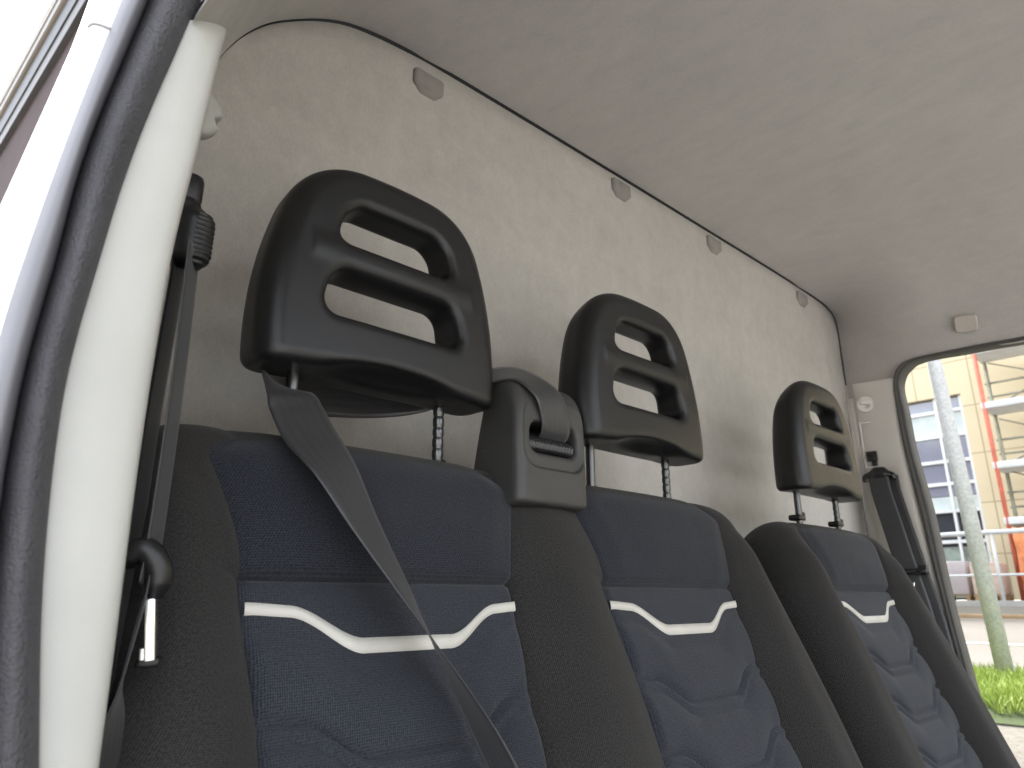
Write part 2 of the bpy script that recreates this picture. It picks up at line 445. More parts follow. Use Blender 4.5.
# flank rising with tumblehome to the cargo roof gutter
fp = [(-.06, .55), (-.04, 1.0), (-.012, 1.35), (.0, 1.45)]+[(.004+.132*(z-1.45), z) for z in (1.6, 1.8, 2.0, 2.2, 2.4, 2.52)]+[(.150, 2.55), (.168, 2.568), (.22, 2.60), (.5, 2.66), (1.05, 2.69), (1.6, 2.66), (1.95, 2.60)]
fpp = prof(fp, 90); rows = []
for Y in np.linspace(.50, 4.2, 20): r = fpp.copy(); r[:, 1] = Y; rows.append(r)
obj('flank', loft('flank', rows), M['paint'], vb)
nt = [atY(x, y, YP+.006) for x, y in ((88, 27), (92, 24), (100, 25), (113, 30))]
v, f = tubeg(smoothpath(nt, 12), .0009, 6); obj('panel_joint', mesh('panel_joint', v, f), plain('joint_grey', (.35, .34, .33), .6), vb)

ds = thing('door_seal', 'dark rubber weatherstrip running up the open passenger door frame', 'door seal', (.07, .40, 1.0))
rows = []
for y in np.linspace(-140, 940, 90):
    a = atY(interp(groove, y), y, YP); b = atY(interp(trimL, y)+3, y, YP+.008); w = b[0]-a[0]; hz = lambda t: a[2]*(1-t)+b[2]*t
    prf = [(-.02, .03), (0, .010), (.04, .002), (.12, -.006), (.28, -.011), (.48, -.0105), (.68, -.006), (.80, -.001), (.88, .004), (.94, .009), (.97, .02)]
    rows.append(smoothpath([(a[0]+s*w, YP+d, hz(min(max(s, 0), 1))) for s, d in prf], 40))
obj('grained_lip', loft('grained_lip', rows), M['seal'], ds)
rows = []
for y in np.linspace(-140, 940, 90):
    a = atY(interp(bulbL, y), y, YP); b = atY(interp(groove, y)+1.0, y, YP); w = b[0]-a[0]; hz = lambda t: a[2]*(1-t)+b[2]*t
    prf = [(-.02, .03), (0, .006), (.06, -.001), (.25, -.007), (.5, -.008), (.7, -.004), (.86, .003), (1, .014), (1.02, .03)]
    rows.append(smoothpath([(a[0]+s*w, YP+d, hz(min(max(s, 0), 1))) for s, d in prf], 30))
obj('bulb', loft('bulb', rows), M['bulb'], ds)

# ------------------------------------------------------------------ DRIVER SIDE PILLAR AND DOOR
dp = thing('door_pillar', 'light grey pillar cover with round coat hook beside the driver window', 'pillar cover', (1.92, .63, 1.0))
sealO = [(1100, 322), (1024, 337), (990, 343), (956.5, 349.5), (930, 355), (917, 358), (908, 361), (902, 364), (898, 368), (895, 374), (894, 388), (898, 415), (905, 450), (920.5, 512), (934.6, 570), (948.7, 624), (966, 690), (990, 780), (1020, 890)]
sealI = [(1100, 325), (1024, 341), (995, 346), (964, 352), (940, 356), (925, 359), (919, 361), (914, 363), (908, 368), (903, 375), (901, 388), (906.5, 413), (914, 450), (931.5, 512), (944, 570), (957, 624), (975, 690), (999, 780), (1029, 890)]
XW = 1.90
dr = box('door', (1.955, .0, .81), (.10, 1.25, .50), M['housing'], vb, .02)
O3 = smoothpath([atX(x, y, XW) for x, y in sealO], 130); I3 = smoothpath([atX(x, y, XW+.004) for x, y in sealI], 130)
# carry the frame on forward and round the front of the window
def extend(P, z0, yf): 
    a = [np.array([P[0][0], Y, P[0][2]+(z0-P[0][2])*k]) for k, Y in ((1, yf), (.6, yf*.5+P[0][1]*.5))]
    return np.vstack([a, P])
O3 = extend(O3, 2.01, -.62); I3 = extend(I3, 1.99, -.60)
rows = []
for a, b in zip(O3, I3):
    d = b-a
    rows.append([a+np.array([.03, 0, 0]), a+np.array([-.004, 0, 0]), a+d*.12+np.array([-.010, 0, 0]), a+d*.42+np.array([-.012, 0, 0]), a+d*.6+np.array([-.007, 0, 0]), a+d*.72+np.array([-.009, 0, 0]), a+d*.95+np.array([-.006, 0, 0]), b+np.array([.012, 0, 0]), b+np.array([.03, 0, 0])])
obj('window_seal', loft('window_seal', rows), M['rubber'], dr)
gm = bpy.data.materials.new('clear_glass'); gm.use_nodes = True; gt = gm.node_tree
for n_ in list(gt.nodes): gt.nodes.remove(n_)
go = gt.nodes.new('ShaderNodeOutputMaterial'); gx = gt.nodes.new('ShaderNodeMixShader'); tr = gt.nodes.new('ShaderNodeBsdfTransparent'); gl = gt.nodes.new('ShaderNodeBsdfGlossy'); fr = gt.nodes.new('ShaderNodeFresnel')
tr.inputs[0].default_value = (.93, .95, .94, 1); gl.inputs['Roughness'].default_value = .02; fr.inputs[0].default_value = 1.18
gt.links.new(fr.outputs[0], gx.inputs[0]); gt.links.new(tr.outputs[0], gx.inputs[1]); gt.links.new(gl.outputs[0], gx.inputs[2]); gt.links.new(gx.outputs[0], go.inputs[0])
w_in = [tuple(p+np.array([.02, 0, 0])) for p in I3[::2]]
w_poly = w_in+[(w_in[-1][0], -.60, w_in[-1][2])]
obj('window_pane', mesh('window_pane', w_poly, [tuple(range(len(w_poly)))], False), gm, dr)
rows = []
for t in np.linspace(0, 1, 60):
    yl = 385+t*(760-385); xl = interp([(385, 848), (470, 861.5), (526, 872), (600, 886), (760, 917)], yl)
    yr = 378+t*(745-378); xr = interp([(374, 895), (388, 894), (415, 898), (450, 905), (512, 920.5), (570, 934.6), (624, 948.7), (690, 966), (760, 984)], yr)
    a = atX(xl, yl, 1.952); b = atX(xr, yr, 1.902)
    if b[1] > a[1]-.05: b[1] = a[1]-.05
    Lr = lambda s, ox: (a*(1-s)+b*s)+np.array([ox, 0, 0])
    r = [a+np.array([.004, .012, 0]), Lr(0, 0), Lr(.06, .003), Lr(.13, -.002), Lr(.35, -.004), Lr(.6, -.006), Lr(.8, -.008), Lr(.92, -.006), Lr(.985, .002), b+np.array([.012, -.002, 0])]
    rows.append(smoothpath(r, 46))
obj('trim', loft('trim', rows), M['trim_far'], dp)
def place_on_trim(px, py, lift):
    """point on the driver pillar cover seen at a pixel"""
    for X in np.linspace(1.96, 1.85, 221):
        p = atX(px, py, X)
        best = None
        for r in rows:
            d = np.abs(r[:, 1]-p[1])+np.abs(r[:, 2]-p[2]); k = d.argmin()
            if best is None or d[k] < best[0]: best = (d[k], r[k])
        if best[1][0]-lift >= p[0]: return p
    return p
hp = place_on_trim(866, 405, 0)
tn = np.array([-.97, -.22, 0]); tn /= np.linalg.norm(tn); tyv = np.array([.22, -.97, 0]); tyv /= np.linalg.norm(tyv)
RB = np.stack([tyv, np.array([0, 0, 1.0]), tn], 1)      # local x along pillar, y up, z out of the face
def local(v, p): return v@RB.T+p
def hook2(P):
    rr = np.linalg.norm(P[..., :2], axis=-1)
    d = np.maximum(rr-.021, np.abs(P[..., 2]-.003)-.005)
    d = smax(d, -(np.linalg.norm((P-np.array([0, 0, .012])), axis=-1)-.011), .004)
    return smin(d, rbox(P, (.002, .004, .010), (.014, .006, .006), .005), .004)
v, f = nets(hook2, (-.03, -.03, -.01), (.03, .03, .02), .0018); obj('coat_hook', mesh('coat_hook', local(v, hp+tn*.004), f), M['trim_far'], dp)
sp_ = place_on_trim(870, 445, 0)
def slotf(P):
    q = P[..., :2]; d2 = np.maximum(np.abs(q[..., 0])-.018, np.abs(q[..., 1])-.062)
    return np.maximum(smax(d2, -d2-.0035, .002), np.abs(P[..., 2])-.0022)
v, f = nets(slotf, (-.026, -.07, -.006), (.026, .07, .006), .0014); obj('adjuster_frame', mesh('adjuster_frame', local(v, sp_+tn*.0045), f), M['trim_far'], dp)
sl_ = place_on_trim(872.5, 457, 0)
v, f = boxg((0, 0, .004), (.026, .026, .014)); v2, f2 = boxg((.004, -.018, .004), (.014, .014, .012))
V_, F_ = cat([(v, f), (v2, f2)]); obj('adjuster_slider', bevel_mesh(mesh('adjuster_slider', local(np.array(V_), sl_+tn*.003), F_, False), .002), M['gloss'], dp)

# ------------------------------------------------------------------ SEATS
TH = math.radians(21); O0 = np.array([0, .55, 1.585])
DN = np.array([0, -math.sin(TH), -math.cos(TH)]); NO = np.array([0, -math.cos(TH), math.sin(TH)])
def spt(x, v, d): return np.array([x, 0, 0])+O0+DN*v+NO*d
VB = .60
def sstep(t): t = np.clip(t, 0, 1); return t*t*(3-2*t)
def curveC(u):
    a = abs(u-.004)
    return .1565+.003*sstep((.135-a)/.05)+.0275*sstep((.098-a)/.056)
def hin(v):
    return .1305+.036*sstep((.135-v)/.15)-.0085*sstep((v-.13)/.12)-.034*sstep((.046-v)/.032)
def build_seat(parent, cs, xl, xr, mats, top=-.008):
    """pillow-shaped backrest with insert panels cut out as parts of their own"""
    RT_ = .05; NROW_F = 190
    phi = np.linspace(0, PI/2, 16)
    w_top = RT_*(1-np.cos(phi))
    w_front = np.concatenate([w_top, np.linspace(RT_, VB, NROW_F)[1:]])
    # snap rows onto the seam and the panel's top edge
    def snap(arr, val): arr[np.abs(arr-val).argmin()] = val
    snap(w_front, .130); snap(w_front, .028)
    w_rear = np.concatenate([np.linspace(VB, RT_, 14)[:-1], w_top[::-1]])
    NB, NI = 26, 64
    tb = np.linspace(0, 1, NB+1)
    segs = []
    kinds = ['B']+['I', 'C']*(len(cs)-1)+['I', 'B2']
    def borders(v):
        b = [xl(v)]
        for c in cs: b += [c-hin(v), c+hin(v)]
        return b+[xr(v)]
    def cols(v):
        b = borders(v); X = []; K = []
        for i, k in enumerate(kinds):
            n = NI if k == 'I' else NB
            t = np.linspace(0, 1, n+1)
            if k == 'B': t = 1-np.cos(t*PI/2)
            elif k == 'B2': t = np.sin(t*PI/2)
            seg = b[i]+(b[i+1]-b[i])*t
            X += list(seg if i == 0 else seg[1:]); K += [i]*n
        return np.array(X), K
    def vtop(X, b0, b1):
        s = np.minimum(X-b0, b1-X); R = .085
        return top+.055*(1-np.sqrt(np.clip(1-(1-np.clip(s/R, 0, 1))**2, 0, 1)))
    def front(x, v, b):
        up = .019*np.clip(1-((v-.050)/.0815)**2, 0, 1)**.38 if v < .13 else 0.0
        bol = .030*sstep((v+.02)/.12)+.0
        seamh = -.005*math.exp(-((v-.130)/.0026)**2)
        # which segment
        for i, c in enumerate(cs):
            a = abs(x-c)-hin(v)
            if a <= 0:
                g = -.0035*math.exp(-(a/.003)**2)
                if v < .13: 
                    cr = .004*math.cos((x-c)/.14*PI/2)
                    return up*(.7+.3*float(sstep(-a/.035)))+g+seamh+cr*sstep((.13-v)/.05)
                u = x-c; C = curveC(u); q = 0.0
                f_ = (v-C)/.0705
                if f_ < 0: q = .002*math.sin(PI*np.clip((v-.13)/(C-.13), 0, 1))
                else:
                    k = math.floor(f_); r = (f_-k)*.0705
                    q = .0055*max(0, math.sin(PI*np.clip((r-.013)/.0575, 0, 1)))**.7 if r > .013 else .0028*math.sin(PI*r/.013)
                    if f_ < .16: q *= .3
                for k in (1, 2, 3, 4, 5):
                    d0 = v-(C+.0705*k); q -= .0048*math.exp(-(d0/.0028)**2)+.0024*math.exp(-((d0-.013)/.0028)**2)
                return q*min(1, -a/.006)+g+seamh
        a = min(abs(x-c)-hin(v) for c in cs)
        if len(cs) == 2 and b[2] < x < b[3]: wd = (b[3]-b[2])/2
        else: wd = .05
        k = math.sin(PI/2*min(1, a/wd))
        tgt = max(bol, up) if v < .13 else .030
        return .7*up*(1-k)+tgt*k-.0035*math.exp(-(a/.003)**2)
    V, UV, rowsW = [], [], []
    rear_t = -.10; mid = -.040
    nr = 0
    for side, ws in (('r', w_rear), ('f', w_front[1:])):
        for w in ws:
            vv = w
            X, K = cols(max(vv, 0)); b = borders(max(vv, 0))
            vt = vtop(X, b[0], b[-1])
            v = vt*(1-min(w/.13, 1))+w
            s = np.minimum(X-b[0], b[-1]-X); e = np.sqrt(np.clip(1-(1-np.clip(s/.055, 0, 1))**2, 0, 1))
            g = math.sqrt(max(0, 1-(1-min(w/RT_, 1))**2))
            for x, vx, ex in zip(X, v, e):
                fr_ = front(x, vx, b) if side == 'f' else rear_t
                if side == 'f' and vx > .0: pass
                V.append(spt(x, vx, mid+(fr_-mid)*ex*g)); UV.append((x, w if side == 'f' else -w))
            rowsW.append((side, w)); nr += 1
    V = np.array(V); UV = np.array(UV); n = len(X)
    zone = {}
    for i in range(nr-1):
        s1, w1 = rowsW[i+1]
        for j in range(n-1):
            k = kinds[K[j]]; z = 'backrest'
            if k == 'I' and s1 == 'f' and rowsW[i][0] == 'f' and w1 > .0281:
                z = ('up' if w1 <= .1301 else 'lo')+str((K[j]-1)//2)
            zone.setdefault(z, []).append((i*n+j, i*n+j+1, (i+1)*n+j+1, (i+1)*n+j))
    def emit(name, fs, mat, par):
        ids = np.unique(np.array(fs)); mp = {int(q): i for i, q in enumerate(ids)}
        me = mesh(name, V[ids], [tuple(mp[q] for q in f) for f in fs], True, UV[ids])
        return obj(name, me, mat, par)
    emit('backrest', zone['backrest'], mats[2], parent)
    for i, c in enumerate(cs):
        emit('upper_panel', zone['up%d' % i], mats[0], parent)
        low = emit('lower_panel', zone['lo%d' % i], mats[1], parent)
        rows = []
        for u in np.linspace(-1, 1, 90):
            vc = curveC(u*.1275); x = c+u*(hin(vc)-.0012); b = borders(vc)
            wd = .0080+.0030*sstep((.09-abs(u*.13))/.05)
            r = []
            for t, d in ((1.02, -.0012), (1, .0004), (.5, .0006), (0, .0004), (-.02, -.0012)):
                vv = vc-wd*t; r.append(spt(x, vv, front(np.clip(x, c-hin(vv)+.006, c+hin(vv)-.006), max(vv, .1345), b)+.0004+d))
            rows.append(r)
        obj('accent_strip', loft('accent_strip', rows), M['silver'], low)

# headrest (implicit surface; shared by the three headrests)
def headrest(P):
    x, y, z = P[..., 0], P[..., 1], P[..., 2]
    ax = np.abs(x)
    t = z/.220
    side = (ax-(.1265+.026*t-.066*t*t))*.97
    d2 = smax(side, z-.2165+.70*ax*ax+.48*(y+.022), .044)
    yc = -.005+.004*t; th = .0315-.007*t
    dy = np.abs(y-yc)-th-.003*np.cos(np.clip(x/.13, -1, 1)*PI/2)
    r = .022
    a, b = d2+r, dy+r
    d = np.sqrt(np.maximum(a, 0)**2+np.maximum(b, 0)**2)+np.minimum(np.maximum(a, b), 0)-r
    # underside, falling a little towards the corners, with an arched notch between the posts
    d = smax(d, -(z-.004+.06*np.maximum(ax-.07, 0)), .011)
    n_ = np.sqrt((x/.064)**2+((y+.034)/.030)**2+((z-.002)/.0135)**2)-1
    d = smax(d, -n_*.0135, .005)
    # hollowed back
    d = smax(d, -rbox(P, (0, .055, .114), (.092, .046, .082), .03), .03)
    def slot(zc, hz, hw0, sl):
        q = np.stack([ax-sl*(z-zc), z-zc], -1); h = np.array([hw0, hz]); rr = .015
        w = np.abs(q)-h+rr
        return np.linalg.norm(np.maximum(w, 0), axis=-1)+np.minimum(w.max(-1), 0)-rr
    lower, upper = slot(.0770, .0200, .070, -.22), slot(.1475, .0190, .058, -.30)
    hole = smin(lower, upper, .001)
    hole = hole-.003*np.clip((-y)/.03, -1, 1)
    d = smax(d, -hole, .010)
    bar = np.maximum(np.sqrt(((y+.012)/1.25)**2+((z-.1135))**2)-.0142, ax-.085)
    return smin(d, bar, .010)
hv, hf = nets(headrest, (-.15, -.055, -.02), (.15, .055, .24), .003)
HR = mesh('headrest', hv, hf); HR.materials.append(M['black'])
SL = mesh('guide_sleeve', *cat([boxg((0, 0, 0), (.024, .022, .010)), boxg((.006, -.004, .006), (.012, .014, .008))]), False); bevel_mesh(SL, .003); SL.materials.append(M['black'])
def post_mesh(notched):
    zs = np.linspace(-.10, .03, 80); P = [(0, 0, z) for z in zs]
    rr = np.full(80, .0058)
    if notched:
        for k in range(7): rr = np.where(np.abs(zs+.062-k*.011) < .0017, .0051, rr)
    return mesh('post', *tubeg(P, rr, 14))
PM = [post_mesh(False), post_mesh(True)]
for p_ in PM: p_.materials.append(M['post'])
def add_headrest(par, x, dz=0.0):
    w = wloc(par)
    h = obj('headrest', HR, None, par, Vector(np.array([x, .55, 1.629+dz])-w))
    for s in (-1, 1):
        obj('post', PM[s > 0], None, h, Vector((s*.080, .006, 0)))
        obj('guide_sleeve', SL, None, par, Vector(np.array([x+s*.080, .566 if par is bench else .560, 1.574 if par is bench else 1.584])-w))

bench = thing('bench_seat', 'double passenger bench seat in dark cloth with navy panels and two tall headrests', 'seat', (.539, .40, .56))
flare = lambda v: .222+.032*float(sstep(v/.35))
build_seat(bench, (.341, .737), lambda v: .341-.224-.01*float(sstep(v/.35)), lambda v: .737+flare(v), (M['navy'], M['blue'], M['char']))
add_headrest(bench, .341, .005); add_headrest(bench, .737)
drv = thing('driver_seat', 'single driver seat in dark cloth standing apart by the window', 'seat', (1.293, .40, .56))
build_seat(drv, (1.293,), lambda v: 1.293-flare(v), lambda v: 1.293+flare(v), (M['navy'], M['blue'], M['char']), .001)
add_headrest(drv, 1.293, -.003)
for par, x, w in ((bench, .539, .86), (drv, 1.293, .5)):
    box('cushion', (x, .10, .955), (w, .50, .15), M['char'], par, .05, None, 5)
    box('seat_base', (x, .14, .72), (w*.85, .40, .318), M['black'], par, .02)

# belt housing on the bench between the two backrests
def housingf(P):
    x, y, z = P[..., 0]-.5335, P[..., 1], P[..., 2]
    hw = .0535-.03*np.maximum(z-1.62, 0)
    fy = .4985+.02*np.maximum(z-1.56, 0)
    front = fy-y
    rear = (y-(.585-.22*(z-1.54)))*.95
    top = (z-1.688)-.55*(y-.56)*(y < .56)+6*np.maximum(y-.57, 0)**2*1.0
    d = smax(front, (z-1.696)*.8+(.552-y)*.45, .03)
    d = smax(d, smax(rear, z-1.696, .03), .03)
    d = smax(d, np.abs(x)-hw, .012)
    d = smax(d, 1.541-.10*(y-.5)-z, .006)
    # webbing mouth
    q = np.stack([x-.004, z-1.612], -1); w = np.abs(q)-np.array([.036, .0165])+.012
    m = np.linalg.norm(np.maximum(w, 0), axis=-1)+np.minimum(w.max(-1), 0)-.012
    m = np.maximum(m, y-.545)
    # dished surround
    q2 = np.stack([x-.002, z-1.615], -1); w2 = np.abs(q2)-np.array([.046, .036])+.02
    m2 = np.linalg.norm(np.maximum(w2, 0), axis=-1)+np.minimum(w2.max(-1), 0)-.02
    d = smax(d, -np.maximum(m2, y-.5030), .003)
    return smax(d, -m, .006)
v, f = nets(housingf, (.47, .49, 1.52), (.60, .64, 1.70), .0024)
hs = obj('belt_housing', mesh('belt_housing', v, f), M['housing'], bench)
rp = np.array([(x, .517, 1.606) for x in np.linspace(.503, .572, 60)])
v, f = tubeg(rp, .0095+.0011*np.sign(np.sin(np.arange(60)*1.55)), 16)
obj('belt_roller', mesh('belt_roller', v, f), M['gloss'], hs)
v, f = tubeg([(.4835, .553, 1.5985), (.4795, .553, 1.5985)], [.0026, .0018], 12); obj('side_screw', mesh('side_screw', v, f), M['post'], hs)

# ------------------------------------------------------------------ SEAT BELTS
def facing(P, phi):
    """width direction: phi 0 = flat to someone at the door, 90 = edge on"""
    P = np.asarray(P); T = np.gradient(P, axis=0); out = []
    for p, t, a in zip(P, T, phi):
        t = t/np.linalg.norm(t); v = CAMP-p; v = v-t*(v@t); v /= np.linalg.norm(v); r = np.cross(t, v)
        out.append(r*math.cos(math.radians(a))+v*math.sin(math.radians(a)))
    return np.array(out)
mb = thing('seat_belt', 'dark belt looped behind the large headrest and hanging twisted across the bench', 'seat belt', (.35, .5, 1.3), 'three-point seat belts')
back = [(.540, .528, 1.606), (.541, .507, 1.618), (.534, .500, 1.640), (.520, .503, 1.664), (.499, .528, 1.684), (.470, .572, 1.677), (.43, .605, 1.662), (.38, .622, 1.652), (.30, .612, 1.640), (.252, .580, 1.634)]
fr_px = [(288, 390, .535), (297, 409, .522), (311, 436, .506), (338, 473, .479), (367, 526, .468), (406, 592, .457), (427, 630, .450), (457, 683, .440), (489, 742, .428), (522, 810, .410)]
frp = [atY(*q) for q in fr_px]
path = np.array(back+frp)
Wb = [np.array(w, float) for w in ((1, 0, 0), (1, 0, 0), (1, 0, .05), (.9, .1, .3), (.62, .45, .55), (.40, .5, .75), (.15, .2, 1), (-.05, .15, 1), (-.15, .0, 1), (-.5, -.3, .85))]
Wf = facing(np.array(frp), [40, 30, 33, 50, 64, 79, 89, 102, 113, 118])
# keep a consistent handedness where the two runs meet
if Wf[0]@Wb[-1] < 0: Wf = -Wf
Wall = np.array(Wb+list(Wf))
wid = np.interp(np.linspace(0, 1, 200), [0, .44, .5, .56, 1], [.042, .044, .034, .044, .046])
ribbon('webbing', path, Wall, wid, .0014, M['web'], mb, 200)

ob = thing('seat_belt', 'belt hanging beside the cream pillar with its metal tongue on show', 'seat belt', (.13, .45, 1.2), 'three-point seat belts')
dring = atY(194, 240, .455)
def dringf(P):
    d = rbox(P, (0, 0, 0), (.011, .011, .020), .009)
    d = smin(d, rbox(P, (-.010, .006, .006), (.011, .012, .024), .007), .006)
    rib = .0007*np.sin(P[..., 2]*2*PI/.0036)*(P[..., 0] > -.002)
    return d+rib
v, f = nets(dringf, (-.03, -.02, -.035), (.02, .025, .04), .0012)
obj('anchor_loop', mesh('anchor_loop', v+dring, f), M['black'], ob)
P1 = np.array([atY(194, 250, .452), atY(190, 285, .452), atY(182, 350, .452), atY(173, 420, .452), atY(163, 490, .452), atY(153, 555, .448), atY(146, 590, .445)])
W1 = np.array([(.46, .89, 0)]*7); ribbon('webbing', P1, W1, .043, .0014, M['web'], ob, 60)
P2 = np.array([atY(181, 250, .47), atY(176, 285, .475), atY(163, 360, .48), atY(151, 430, .48), atY(142, 490, .48), atY(132, 560, .48), atY(118, 680, .48), atY(104, 800, .48)])
ribbon('retractor_webbing', P2, np.array([(.46, .89, 0)]*8), .043, .0014, M['web'], ob, 60)
P3 = np.array([atY(149, 582, .446), atY(141, 612, .444), atY(129, 655, .442), atY(120, 690, .44), atY(112, 730, .44), atY(104, 775, .44), atY(92, 860, .44)])
ribbon('lap_webbing', P3, np.array([(.3, .95, 0), (.26, .96, 0), (.27, .96, 0), (.32, .95, 0), (.55, .83, 0), (.7, .7, 0), (.7, .7, 0)]), .043, .0014, M['web'], ob, 60)
tg = smoothpath([atY(129, 566, .44), atY(131, 555, .437), atY(142, 550, .434), atY(152, 556, .432), atY(159, 571, .431), atY(157, 584, .432), atY(153, 596, .434)], 40)
v, f = tubeg(tg, np.interp(np.linspace(0, 1, 40), [0, .15, .5, .8, 1], [.004, .0068, .0075, .0075, .005]), 14)
tong = obj('tongue', mesh('tongue', v, f), M['black'], ob)
bl0, bl1 = atY(151, 594, .434), atY(151, 660, .434)
def bar(name, a, b, w, t, mat, par, bev=.0008):
    a, b = np.asarray(a), np.asarray(b); z = b-a; L = np.linalg.norm(z); z /= L
    x = np.array([.9, -.4, 0]); x -= z*(x@z); x /= np.linalg.norm(x); y = np.cross(z, x)
    return box(name, (a+b)/2, (w, t, L), mat, par, bev, np.stack([x, y, z], 1))
bar('blade', atY(151.5, 598, .434), atY(150.8, 660, .434), .0055, .014, M['steel'], tong)
bar('blade_hook', atY(144.5, 647, .436), atY(144, 660, .436), .0045, .010, M['steel'], tong)
bar('blade_tip', atY(149, 657, .4365), atY(148.5, 667, .4365), .012, .012, M['black'], tong, .002)

db = thing('seat_belt', 'black belt hanging on the far pillar next to the driver window', 'seat belt', (1.9, .65, 1.2), 'three-point seat belts')
dc = atX(879, 476, 1.885)
def d2f(P):
    r = np.stack([P[..., 0], P[..., 1]*1.0+7*P[..., 0]**2], -1)
    d = np.maximum(0, 0)+rbox(np.stack([P[..., 0], r[..., 1]-.004, P[..., 2]], -1), (0, 0, 0), (.039, .011, .010), .009)
    hole = rbox(np.stack([P[..., 0], r[..., 1]+.002, P[..., 2]], -1), (0, 0, 0), (.031, .0022, .03), .002)
    return smin(smax(d, -hole, .003), rbox(P, (.002, .010, 0), (.016, .012, .009), .008), .012)
v, f = nets(d2f, (-.05, -.04, -.02), (.05, .04, .02), .0018)
obj('anchor_loop', mesh('anchor_loop', local(v, dc), f), M['gloss'], db)
P4 = np.array([atX(878, 474, 1.880), atX(881, 490, 1.876), atX(889, 515, 1.872), atX(899, 545, 1.868), atX(909, 575, 1.864), atX(921, 610, 1.860), atX(940, 680, 1.84)])
ribbon('webbing', P4, np.array([(.22, -.97, 0)]*7), .046, .0014, M['web'], db, 50)
P5 = P4+np.array([.022, -.016, -.004]); ribbon('retractor_webbing', P5, np.array([(.22, -.97, 0)]*7), .044, .0014, M['web'], db, 50)
tc = atX(913, 572, 1.855)
def t2(P): return smin(rbox(P, (0, 0, 0), (.030, .007, .006), .005), rbox(P, (.022, .006, 0), (.010, .010, .006), .005), .008)
v, f = nets(t2, (-.04, -.02, -.015), (.04, .025, .015), .0018); t_ = obj('tongue', mesh('tongue', local(v, tc), f), M['gloss'], db)
v, f = tubeg(smoothpath([atX(914, 582, 1.852), atX(914, 590, 1.852), atX(919, 600, 1.852), atX(922, 612, 1.852)], 16), .0022, 8); obj('blade', mesh('blade', v, f), M['steel'], t_)

# ------------------------------------------------------------------ CAB FLOOR, DASH SIDE
struct(obj('cab_floor', mesh('cab_floor', *boxg((.97, -.2, .53), (1.98, 1.9, .06)), False), grain('floor_mat', (.06, .058, .055), .8)))

# ------------------------------------------------------------------ OUTSIDE
def groundz(x): return 1.0*float(sstep((x-2.4)/1.6))+.38*float(sstep((x-19.6)/1.0))
xs = np.concatenate([np.linspace(-300, -6, 8), np.linspace(-5, 7, 49), np.linspace(8, 19, 6), np.linspace(19.4, 21, 9), np.linspace(24, 400, 8)])
ysg = np.concatenate([np.linspace(-300, -20, 6), np.linspace(-15, 30, 12), np.linspace(40, 300, 6)])
V = [(x, y, groundz(x)) for y in ysg for x in xs]; n = len(xs)
Fg = [(i*n+j, i*n+j+1, (i+1)*n+j+1, (i+1)*n+j) for i in range(len(ysg)-1) for j in range(n-1)]
def asphalt(name, a, b):
    t = NT(name); o = t.obj(); h = t.math('ADD', t.math('MULTIPLY', t.noise(o, .5, 6), .6), t.math('MULTIPLY', t.noise(o, 30, 4), .4))
    return t.done(t.ramp(h, [(.3, a), (.7, b)]), t.bump(t.noise(o, 60, 3), .4, .01), .9)
struct(obj('ground', mesh('ground', V, Fg), asphalt('ground_earth', (.13, .115, .09), (.20, .18, .15))))
def sheet(name, x0, x1, y0, y1, dz, mat, nx=12):
    X = np.linspace(x0, x1, nx); vs = [(x, y, groundz(x)+dz) for y in np.linspace(y0, y1, 8) for x in X]
    fs = [(i*nx+j, i*nx+j+1, (i+1)*nx+j+1, (i+1)*nx+j) for i in range(7) for j in range(nx-1)]
    return struct(obj(name, mesh(name, vs, fs), mat))
sheet('pavement', 5.3, 18.2, -30, 60, .006, asphalt('pavement_stone', (.07, .060, .050), (.10, .088, .075)))
sheet('road', -9, 1.9, -60, 60, .006, asphalt('concrete_paving', (.30, .29, .275), (.40, .385, .365)))
ln = sheet('pavement_line', 8.6, 8.75, 1.2, 6, .012, plain('worn_line', (.5, .47, .42), .8), 3)
sheet('verge_soil', 3.75, 5.25, -8, 20, .006, plain('soil', (.05, .07, .02), .95))
# grass blades on the verge (denser where the window looks)
gv, gf = [], []
rng = np.random.default_rng(3)
for k in range(15000):
    x = rng.uniform(3.82, 5.2); y = rng.uniform(.35, 2.4) if k % 8 else rng.uniform(-2, 5)
    h = rng.uniform(.035, .085)*(1.25 if rng.random() < .12 else 1); a = rng.uniform(0, 2*PI); w = rng.uniform(.003, .006)
    z = groundz(x)+.004; lx, ly = rng.normal(0, .3)*h, rng.normal(0, .3)*h
    dx, dy = w*math.cos(a), w*math.sin(a); b = len(gv)
    gv += [(x-dx, y-dy, z), (x+dx, y+dy, z), (x+lx*.5+dx*.7, y+ly*.5+dy*.7, z+h*.6), (x+lx*.5-dx*.7, y+ly*.5-dy*.7, z+h*.6), (x+lx, y+ly, z+h)]
    gf += [(b, b+1, b+2, b+3), (b+3, b+2, b+4)]
t = NT('grass_blades'); c = t.ramp(t.noise(t.obj(), 2.5, 5), [(.3, (.17, .25, .035)), (.7, (.36, .44, .10))])
go_ = obj('grass', mesh('grass', gv, gf, False), t.done(c, None, .7)); go_['kind'] = 'stuff'

